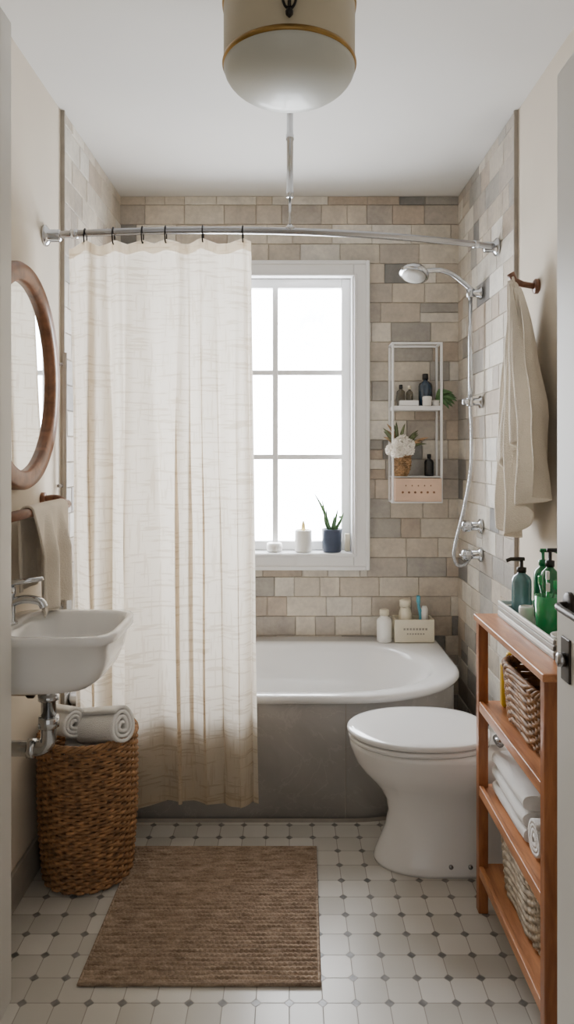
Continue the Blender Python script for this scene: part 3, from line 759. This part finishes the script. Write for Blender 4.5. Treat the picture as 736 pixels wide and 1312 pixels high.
# ---------------------------------------------------------------- sill items
g=group('white_candle',(.066,3.31,.9)); lathe('jar',[(.036,.848),(.040,.853),(.040,.945),(.038,.95),(.034,.95),(.034,.94),(0,.939)],(.066,3.305,0),M['candle'],g,seg=36,cap1=False)
lathe('wick_nub',[(.006,.939),(.010,.955),(.008,.975),(.003,.992)],(.066,3.305,0),M['wax'],g,seg=16)
g=group('potted_aloe',(.2,3.31,.9)); lathe('pot',[(.040,.848),(.044,.852),(.047,.945),(.048,.955),(.043,.955),(.042,.945),(0,.944)],(.20,3.300,0),M['navy'],g,seg=36,cap1=False)
lathe('soil',[(.042,.944),(.03,.948)],(.20,3.300,0),M['soil'],g,seg=24)
for tip,bd in [((.115,3.30,1.125),(.012,0,-.0)),((.175,3.29,1.05),(-.01,0,0)),((.255,3.30,1.03),(.006,0,0)),((.23,3.31,1.05),(.0,0,0)),((.165,3.28,1.03),(-.01,0,0)),((.21,3.27,1.02),(0,0,0)),((.155,3.31,1.09),(-.005,0,0))]:
    leafblade('leaf',(.2+(tip[0]-.2)*.12,3.300,.94),tip,.010,M['leaf'],g,bd,thick=.004)
g=group('small_dish',(-.07,3.31,.87)); lathe('dish',[(.03,.848),(.037,.853),(.038,.872),(.034,.888),(.028,.89),(.0,.886)],(-.07,3.305,0),M['candle'],g,seg=32,cap1=False)
g=group('small_carton',(.27,3.33,.88)); box('carton',.262,.286,3.31,3.335,.848,.93,M['cream'],g,.002)

# ---------------------------------------------------------------- tub ledge items
bottle('cream_shampoo_bottle',.432,3.195,.4555,.034,.145,M['candle'],M['cream'],.5)
g=group('cream_crate',(.585,3.2,.5))
boxes('crate',[(.475,.655,3.165,3.173,.4565,.56),(.475,.655,3.252,3.26,.4565,.56),(.475,.483,3.173,3.252,.4565,.56),(.647,.655,3.173,3.252,.4565,.56),(.483,.647,3.173,3.252,.4565,.47)],M['cream'],g,.0025)
boxes('label_text',[(.515+i*.014,.524+i*.014,3.1635,3.1655,.513,.522) for i in range(8)]+[(.530+i*.012,.537+i*.012,3.1635,3.1655,.493,.499) for i in range(7)],M['trimgrey'],g)
bottle('cream_tub_bottle',.53,3.212,.4705,.03,.17,M['cream'],M['cream'],.7)
g=group('teal_brush',(.61,3.21,.6))
tube('handle',[(.595,3.212,.475),(.60,3.212,.56),(.592,3.212,.61),(.59,3.212,.64)],[.007]*13,M['teal'],g,sp=4)
lathe('bottle',[(.012,.472),(.014,.48),(.016,.60),(.010,.612)],(.618,3.212,0),M['candle'],g,seg=18)
boxes('brush_head',[(.582,.598,3.2,3.222,.625,.66),(.598,.63,3.205,3.22,.585,.60)],M['teal'],g,.004)

# ---------------------------------------------------------------- right wall peg + linen towel
pg=group('wooden_wall_peg',(.77,2.26,1.83))
lathe('plate',[(.024,0),(.024,-.010),(.018,-.014)],(HW,2.26,1.85),M['woodr'],pg,axis='x',seg=24)
tube('peg',[(.79,2.26,1.85),(.75,2.26,1.857),(.725,2.26,1.868),(.712,2.26,1.892)],[.010,.010,.011,.013],M['woodr'],pg,seg=14)
lt=group('linen_bath_towel',(.75,2.22,1.4))
def pegtowel(u,v):
    s=min(1,v*1.6)**.8; w=.025+.37*s
    yc=2.255-.045*s
    y=yc+(.5-u)*w
    f=math.sin(2*pi*3.6*u+.8+.6*math.sin(v*3))*(.010+.034*min(1,v*1.8))+.010*math.sin(2*pi*7.3*u+2+v)
    f+=.012*noise.noise(Vector((u*5,v*4,2)))
    x=.740-.020*math.sin(pi*u)*(1-.3*v)+f*.8
    x=min(x,.795-.003*math.sin(u*20))
    zb=1.13-.09*math.sin(pi*min(1,u*1.5))+.12*max(0,u-.5)
    zt=1.868-.04*abs(u-.5)*2
    return (x,y,zt+(zb-zt)*v)
grid('cloth',pegtowel,150,120,M['linen'],lt,solid=.004)
def pegtowel2(u,v):
    s=v**.75; w=.015+.21*s; y=2.25-.035*s+(.5-u)*w
    f=math.sin(2*pi*2.2*u+.3)*(.006+.016*v)+.008*noise.noise(Vector((u*5,v*4,7)))
    return (.708-.014*math.sin(pi*u)*v+f,y,1.872-.03*abs(u-.5)*2+(1.24+.14*u-1.86)*v)
grid('overlap',pegtowel2,80,80,M['linen'],lt,solid=.004)
tube('hanging_loop',[(.722,2.275,1.83),(.718,2.272,1.87),(.716,2.26,1.884),(.718,2.248,1.87),(.722,2.245,1.83)],.004,M['linen'],lt,sp=5,seg=8)

# ---------------------------------------------------------------- small pipe on left wall
wp=group('wall_pipe',(-.775,2.42,1.2))
tube('pipe',[(-.775,2.425,.72),(-.775,2.425,1.66)],.007,M['trimgrey'],wp,seg=12)
for z in (.78,1.2,1.62): tube('clip',[(-.80,2.425,z),(-.775,2.425,z)],.006,M['steel'],wp,seg=10)

# ---------------------------------------------------------------- lights
mk('overcast_sky_panel',[(-1.0,3.75,0.4),(0.9,3.75,0.4),(0.9,3.75,2.9),(-1.0,3.75,2.9)],[(0,1,2,3)],skymat(36.0))
w=bpy.data.worlds.new('world'); sc.world=w; w.use_nodes=True
w.node_tree.nodes['Background'].inputs[0].default_value=(1.0,0.965,0.925,1); w.node_tree.nodes['Background'].inputs[1].default_value=0.78
try: sc.view_settings.look='AgX - Base Contrast'
except Exception as e: print(e)
sc.view_settings.exposure=0.0

# ---------------------------------------------------------------- camera
cam=bpy.data.cameras.new('camera'); co=bpy.data.objects.new('camera',cam); COL.objects.link(co)
co.location=(0,0,1.32); co.rotation_euler=(pi/2,0,0)
cam.sensor_fit='VERTICAL'; cam.sensor_height=36; cam.lens=36*900/1312
cam.shift_x=-3/1312; cam.shift_y=-78/1312; cam.clip_start=0.05
sc.camera=co
